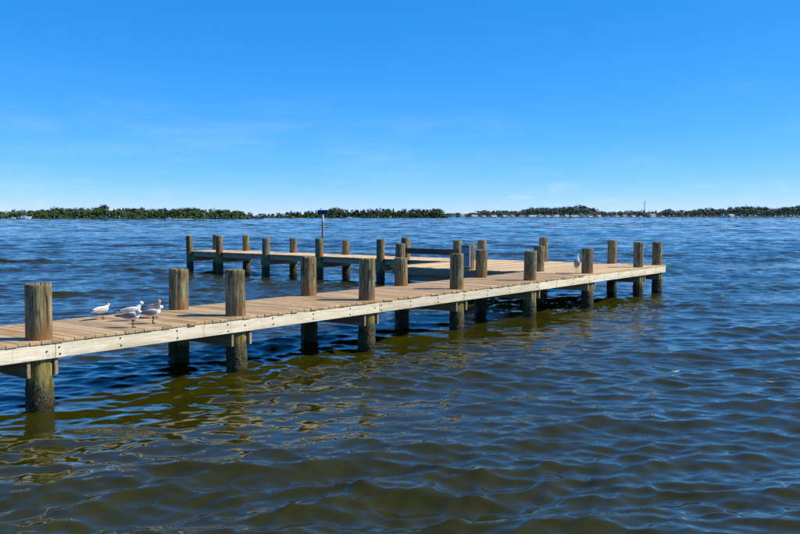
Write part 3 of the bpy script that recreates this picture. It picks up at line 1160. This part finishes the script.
def edge_board(p0, p1, z0, z1, thick, mat, name='edge_board'):
    """board whose outer face runs p0 -> p1 (pier coords), thickness inward to the left of the run"""
    p0, p1 = Vector((*p0, 0)), Vector((*p1, 0))
    d = p1 - p0
    L = d.length
    mb = MB()
    mb.box(-L / 2, L / 2, 0, thick, z0 - (z0 + z1) / 2, z1 - (z0 + z1) / 2, .004)
    o = mb.build(name, mat, pier)
    o.location = (*((p0 + p1) / 2)[:2], (z0 + z1) / 2)
    o.rotation_euler = (0, 0, math.atan2(d.y, d.x))
    return o


def bolts(board, xs, zs=(-.045, .045), y=0.0):
    for x in xs:
        for z in zs:
            o = link_mesh('bolt', bolt_mesh, None, board)
            o.location = (x + rp.uniform(-.01, .01), y, z + rp.uniform(-.012, .012))


joints = [-6.2, 0.12, 6.40, 12.27, 20.36]
pile_a = [-3.15, .015, 3.2, 6.265, 9.17, 12.22, 15.31, 18.71, 20.2]
for j0, j1 in zip(joints, joints[1:]):
    bd = edge_board((j0 + .003, -.2), (j1 - .003, -.2), ZB0, ZB1, .04, M['fascia'])
    mid = (j0 + j1) / 2
    xs = [j0 + .06]
    q = j0 + .92
    while q < j1 - .5:
        xs.append(q)
        q += .91
    bolts(bd, [x - mid for x in xs])
    bolts(bd, [x - mid for x in pile_a if j0 + .1 < x < j1 - .02], (0.0,))
# end of the head, back edges, wing edges (outer face first point -> second)
edge_board((20.355, -.155), (19.715, 5.97), ZB0, ZB1, .04, M['fascia'])
edge_board((19.76, 6.0), (19.76, 20.05), ZB0, ZB1 - .012, .04, M['beam'])
edge_board((19.715, 20.06), (18.0, 20.06), ZB0, ZB1 - .012, .04, M['beam'])
edge_board((18.06, 20.015), (18.06, 6.13), ZB0, ZB1 - .012, .04, M['beam'])
edge_board((18.0, 6.11), (14.68, 6.11), ZB0, ZB1, .04, M['beam'])
edge_board((14.68, 6.065), (14.68, 1.62), ZB0, ZB1, .04, M['beam'])
edge_board((14.67, 1.615), (-6.2, 1.615), ZB0, ZB1, .04, M['beam'])
# joists
for y in (.35, .70, 1.08):
    edge_board((-6.15, y), (14.64, y), ZB0, ZB1 - .003, .045, M['beam'], 'joist')
for x in (15.6, 16.6, 17.45, 18.4, 19.2):
    edge_board((x, -.14), (x, 6.0), ZB0, ZB1 - .003, .045, M['beam'], 'joist')
edge_board((18.85, 6.15), (18.85, 20.0), ZB0, ZB1 - .02, .045, M['beam'], 'joist')


def cap(p0, p1, z0=.44, z1=.648):
    edge_board(p0, p1, z0, z1, .045, M['beam'], 'cap_beam')


for a in (-3.15, .015, 3.2, 6.26, 9.16, 12.28):
    cap((a - .20, -.165), (a - .20, 1.60))
    cap((a + .158, -.165), (a + .158, 1.60))
for a in (15.28,):
    cap((a - .20, -.15), (a - .20, 6.06))
    cap((a + .158, -.15), (a + .158, 6.06))
cap((18.51, -.15), (18.51, 6.06))
cap((18.868, -.15), (18.868, 6.06))
cap((20.02, -.15), (19.40, 6.0))
for b in (9.3, 12.32, 15.25, 18.08, 20.0):
    cap((17.95, b - .2), (19.70, b - .2), .45, .648)
    cap((17.95, b + .158 if b < 19.9 else b - .32), (19.70, b + .158 if b < 19.9 else b - .32), .45, .648)

# ---- rail board on the inner side of the wing
rl = edge_board((17.826, 8.36), (17.826, 5.80), 1.10, 1.285, .042, M['rail'], 'rail_board')
bolts(rl, (-1.09, 1.09), (-.04, .04))

# ------------------------------------------------------------------ sign panel on the head pile
sg = empty('sign_panel', pw(14.85 - .172, 3.44, .95), math.pi / 2 - PIER_ANG)
MB().box(-.012, .012, -.15, .15, 0, .63, .003).build('panel', M['sign_grey'], sg)
fr = MB()
for (y0, y1, z0, z1) in ((-.153, -.128, -.003, .633), (.128, .153, -.003, .633), (-.128, .128, -.003, .022), (-.128, .128, .608, .633)):
    fr.box(-.019, -.0125, y0, y1, z0, z1)
fr.build('frame', M['white_paint'], sg)
pr_ = MB()
pr_.box(-.0155, -.0125, -.11, .11, .335, .365)
pr_.box(-.0155, -.0125, -.11, .11, .555, .59)
pr_.build('print_band', M['sign_dark'], sg)
tag(sg, 'narrow blue-grey sign panel fixed upright to a pile of the pier head', 'sign')

# ------------------------------------------------------------------ blue sign on a post in the bay
bs = empty('channel_sign', (at_px(322.9, 96.3), 96.3, -2.0))
MB().tube([(0, 0, 0), (0, 0, 3.7)], [.13, .125], 12).build('post_foot', M['beam'], bs)
MB().tube([(0, 0, 3.7), (0, 0, 4.95)], [.12, .11], 12).build('post', M['stake'], bs)
pn = MB().box(-.60, .60, -.16, -.12, 4.53, 5.06, .01).build('panel', M['sign_blue'], bs)
b2 = MB()
for (x0, x1, z0, z1) in ((-.56, .56, 5.01, 5.03), (-.56, .56, 4.56, 4.58), (-.56, -.54, 4.58, 5.01), (.54, .56, 4.58, 5.01)):
    b2.box(x0, x1, -.166, -.1605, z0, z1)
b2.build('border', M['g_pale'], pn)
MB().box(-.05, .05, -.121, -.10, 4.55, 5.0).build('bracket', M['steel'], bs)
tag(bs, 'blue rectangular sign on a pale post standing in the bay behind the pier', 'sign')


# ------------------------------------------------------------------ birds
def ring(c, t, ry, rz, n=12, side=None):
    t = t.normalized()
    s = side or Vector((0, 1, 0))
    s = (s - t * s.dot(t)).normalized()
    upv = s.cross(t).normalized()
    return [c + s * (math.cos(2 * math.pi * k / n) * ry) + upv * (math.sin(2 * math.pi * k / n) * rz) for k in range(n)]


def loft_spine(spine, n=12):
    """spine: (x, y, z, ry, rz)"""
    P = [Vector(p[:3]) for p in spine]
    rings = []
    for i, p in enumerate(P):
        t = P[min(i + 1, len(P) - 1)] - P[max(i - 1, 0)]
        rings.append(ring(p, t, spine[i][3], spine[i][4], n))
    return MB().loft(rings)


def smooth_spine(sp, sub=3):
    out = []
    n = len(sp)
    for i in range(n - 1):
        p0, p1, p2, p3 = (np.array(sp[max(0, min(n - 1, i + k))], float) for k in (-1, 0, 1, 2))
        for q in range(sub):
            t = q / sub
            out.append(tuple(.5 * (2 * p1 + (p2 - p0) * t + (2 * p0 - 5 * p1 + 4 * p2 - p3) * t * t + (3 * p1 - p0 - 3 * p2 + p3) * t ** 3)))
    out.append(tuple(sp[-1]))
    return out


def leg_part(root, y, z_top, x0, m, scale=1.0, foot=.04):
    mb = MB()
    k = z_top
    mb.tube([(x0, y, z_top + .02), (x0 + .008, y, k * .55), (x0 - .004, y, k * .5), (x0 + .004, y, .006)], [.0075, .005, .0055, .0045], 6)
    for an in (-.5, 0, .5):
        mb.tube([(x0, y, .007), (x0 + foot * math.cos(an), y + foot * math.sin(an), .004)], [.0045, .003], 5)
    mb.tube([(x0, y, .007), (x0 - foot * .35, y, .004)], [.004, .002], 5)
    return mb.build('leg', m, root, True)


def gull(name, loc, rz, label, body='g_white', wing='g_grey', turn=0.0, hunch=0.0, pitch=0.0, s=1.0, cap_m='g_grey'):
    root = empty(name, loc, rz)
    hx, hz = .128 - .03 * hunch, .262 - .045 * hunch
    ct, stn = math.cos(turn), math.sin(turn)

    def hd(dx, dz):
        return (hx + dx * ct, dx * stn, hz + dz)
    sp = [(-.175, 0, .150, .012, .008), (-.135, 0, .155, .030, .022), (-.08, 0, .160, .050, .044), (-.02, 0, .163, .060, .056), (.04, 0, .170, .058, .058), (.083, 0, .190, .046, .049),
          (hx - .018, 0, hz - .030, .033, .034), hd(-.004, -.008) + (.030, .030), hd(.012, .006) + (.031, .030), hd(.032, .004) + (.025, .024), hd(.047, -.002) + (.014, .013), hd(.053, -.004) + (.006, .006)]
    loft_spine(smooth_spine(sp, 3), 14).build('body', M[body], root, True)
    bk = MB().tube([hd(.046, -.003), hd(.072, -.006), hd(.092, -.014)], [.0085, .007, .002], 6).build('beak', M['g_black'], root, True)
    for sd in (-1, 1):
        wsp = [(.085, sd * .036, .192, .006, .010), (.065, sd * .052, .186, .012, .028), (.01, sd * .062, .180, .013, .042), (-.06, sd * .056, .175, .012, .038), (-.13, sd * .036, .168, .009, .024), (-.19, sd * .018, .164, .006, .013)]
        w = loft_spine(smooth_spine(wsp, 3), 10).build('wing', M[wing], root, True)
        tsp = [(-.175, sd * .024, .1665, .0085, .0165), (-.215, sd * .013, .164, .006, .011), (-.27, sd * .004, .163, .002, .003)]
        loft_spine(smooth_spine(tsp, 2), 8).build('wing_tip', M['g_black'], w, True)
        e = hd(.022, .010)
        ex = Vector((-stn, ct, 0)) * (sd * .0275)
        eb = MB().tube([Vector(e) + ex * .85, Vector(e) + ex * 1.08], [.006, .003], 7).build('eye', M['g_black'], root, True)
        leg_part(root, sd * .022, .11, .012, M['g_leg'])
    # smudge behind the eye
    sm_ = [hd(-.020, .006) + (.028, .026), hd(-.008, .012) + (.0315, .0285), hd(.004, .012) + (.0318, .0282)]
    MB().loft([ring(Vector(p[:3]), Vector((ct, stn, 0)), p[3], p[4], 12, Vector((-stn, ct, 0))) for p in sm_]).build('head_smudge', M[cap_m], root, True)
    tl = MB()
    tl.add([(-.14, -.026, .150), (-.14, .026, .150), (-.235, .034, .146), (-.235, -.034, .146), (-.14, -.026, .158), (-.14, .026, .158), (-.235, .034, .150), (-.235, -.034, .150)],
           [(0, 1, 2, 3), (7, 6, 5, 4), (0, 4, 5, 1), (1, 5, 6, 2), (2, 6, 7, 3), (3, 7, 4, 0)])
    tl.build('tail', M['g_white'], root)
    root.scale = (s, s, s)
    tag(root, label, 'gull', 'gulls resting on the pier')
    return root


ZD = DECK + .003
gull('gull', pw(1.63, 1.14, ZD), 1.0, 'white gull standing apart at the far edge of the deck, left of the others', 'g_white', 'g_pale', 0.2, .5, s=.86)
gull('gull', pw(1.82, .68, ZD), .30, 'pale gull behind the front pair, head raised and facing right', 'g_white', 'g_pale', -.5, -.25, s=.90)
gull('gull', pw(1.37, .03, ZD), -.12, 'dark-winged gull standing nearest the cream edge board', 'g_white', 'g_grey', -.3, .9, s=.95)
gull('gull', pw(1.79, .16, ZD), .12, 'dark-winged white-breasted gull at the right of the front pair', 'g_white', 'g_grey', 0.15, .35, s=.92)
gull('gull', pw(2.24, .72, ZD), -.75, 'mottled brown gull at the back right of the flock, preening', 'g_buff', 'g_pale', 1.9, .2, s=.96, cap_m='g_buff')
pb = gull('gull', (at_px(321.0, 96.25), 96.25, 3.06), .3, 'tiny dark bird perched on top of the blue sign', 'g_grey', 'g_grey', 0, .3, s=.75)
pb['group'] = 'birds perched over the water'


def wader():
    root = empty('wading_bird', pw(14.90, .10, ZD), -1.45)
    sp = [(-.085, 0, .165, .012, .010), (-.065, 0, .195, .040, .032), (-.030, 0, .245, .062, .056), (.005, 0, .300, .064, .060), (.030, 0, .350, .050, .048), (.040, 0, .392, .033, .034),
          (.030, 0, .430, .023, .025), (.028, 0, .465, .021, .023), (.040, 0, .497, .023, .023), (.062, 0, .508, .024, .023), (.085, 0, .506, .017, .015), (.100, 0, .503, .008, .007)]
    loft_spine(smooth_spine(sp, 3), 14).build('body', M['g_white'], root, True)
    MB().tube([(.093, 0, .504), (.135, 0, .498), (.175, 0, .488)], [.0085, .006, .0015], 6).build('beak', M['h_leg'], root, True)
    for sd in (-1, 1):
        wsp = [(.035, sd * .030, .365, .008, .012), (.018, sd * .056, .335, .014, .040), (-.02, sd * .064, .27, .014, .050), (-.06, sd * .045, .20, .010, .034), (-.095, sd * .018, .135, .003, .006)]
        loft_spine(smooth_spine(wsp, 3), 10).build('wing', M['h_body'], root, True)
        MB().tube([(.070, sd * .020, .513), (.070, sd * .0262, .513)], [.006, .003], 7).build('eye', M['g_black'], root, True)
        leg_part(root, sd * .030, .185, -.01, M['h_leg'], foot=.06)
    ch = [(.058, 0, .345, .034, .020), (.052, 0, .30, .046, .020), (.032, 0, .25, .046, .022), (.0, 0, .20, .030, .018)]
    loft_spine(smooth_spine(ch, 3), 10).build('breast_streak', M['h_body'], root, True)
    tag(root, 'upright grey wading bird with white head on the pier head', 'bird')


wader()


# ------------------------------------------------------------------ flotsam
def flotsam(x, y, L, rz, label):
    dy = y - YH
    # photograph pixel -> point on the water (pitched camera)
    p = R(3.443)
    Ux, Uy = (x - 400) / PXF, (267 - y) / PXF
    d = Vector((Ux, math.cos(p) + Uy * math.sin(p), -math.sin(p) + Uy * math.cos(p)))
    t = -CAM_H / d.z
    P = Vector((0, 0, CAM_H)) + d * t
    mb = MB()
    vs, fs = [], []
    n = 7
    for i in range(n):
        f = i / (n - 1)
        w = math.sin(math.pi * (.06 + .9 * f)) * L * .17
        z = .035 + .06 * L * (2 * f - 1) ** 2 * 2
        vs += [(L * (f - .5), -w, z), (L * (f - .5), 0, z - .012), (L * (f - .5), w, z)]
    for i in range(n - 1):
        for k in range(2):
            fs.append((i * 3 + k, i * 3 + k + 1, i * 3 + k + 4, i * 3 + k + 3))
    mb.add(vs, fs)
    o = mb.build('floating_leaf', M['leaf_litter'])
    sd = o.modifiers.new('thickness', 'SOLIDIFY')
    sd.thickness = .006
    o.location = P
    o.rotation_euler = (0, 0, rz)
    tag(o, label, 'leaf', 'leaves floating right of the pier')


flotsam(675.5, 374, .13, .3, 'pale curled leaf floating in the open water below the pier head')
flotsam(770.5, 384.5, .11, -.5, 'pale curled leaf floating near the right edge of the picture')
flotsam(722, 297, .13, .1, 'pale curled leaf floating beyond the pier head at the right')
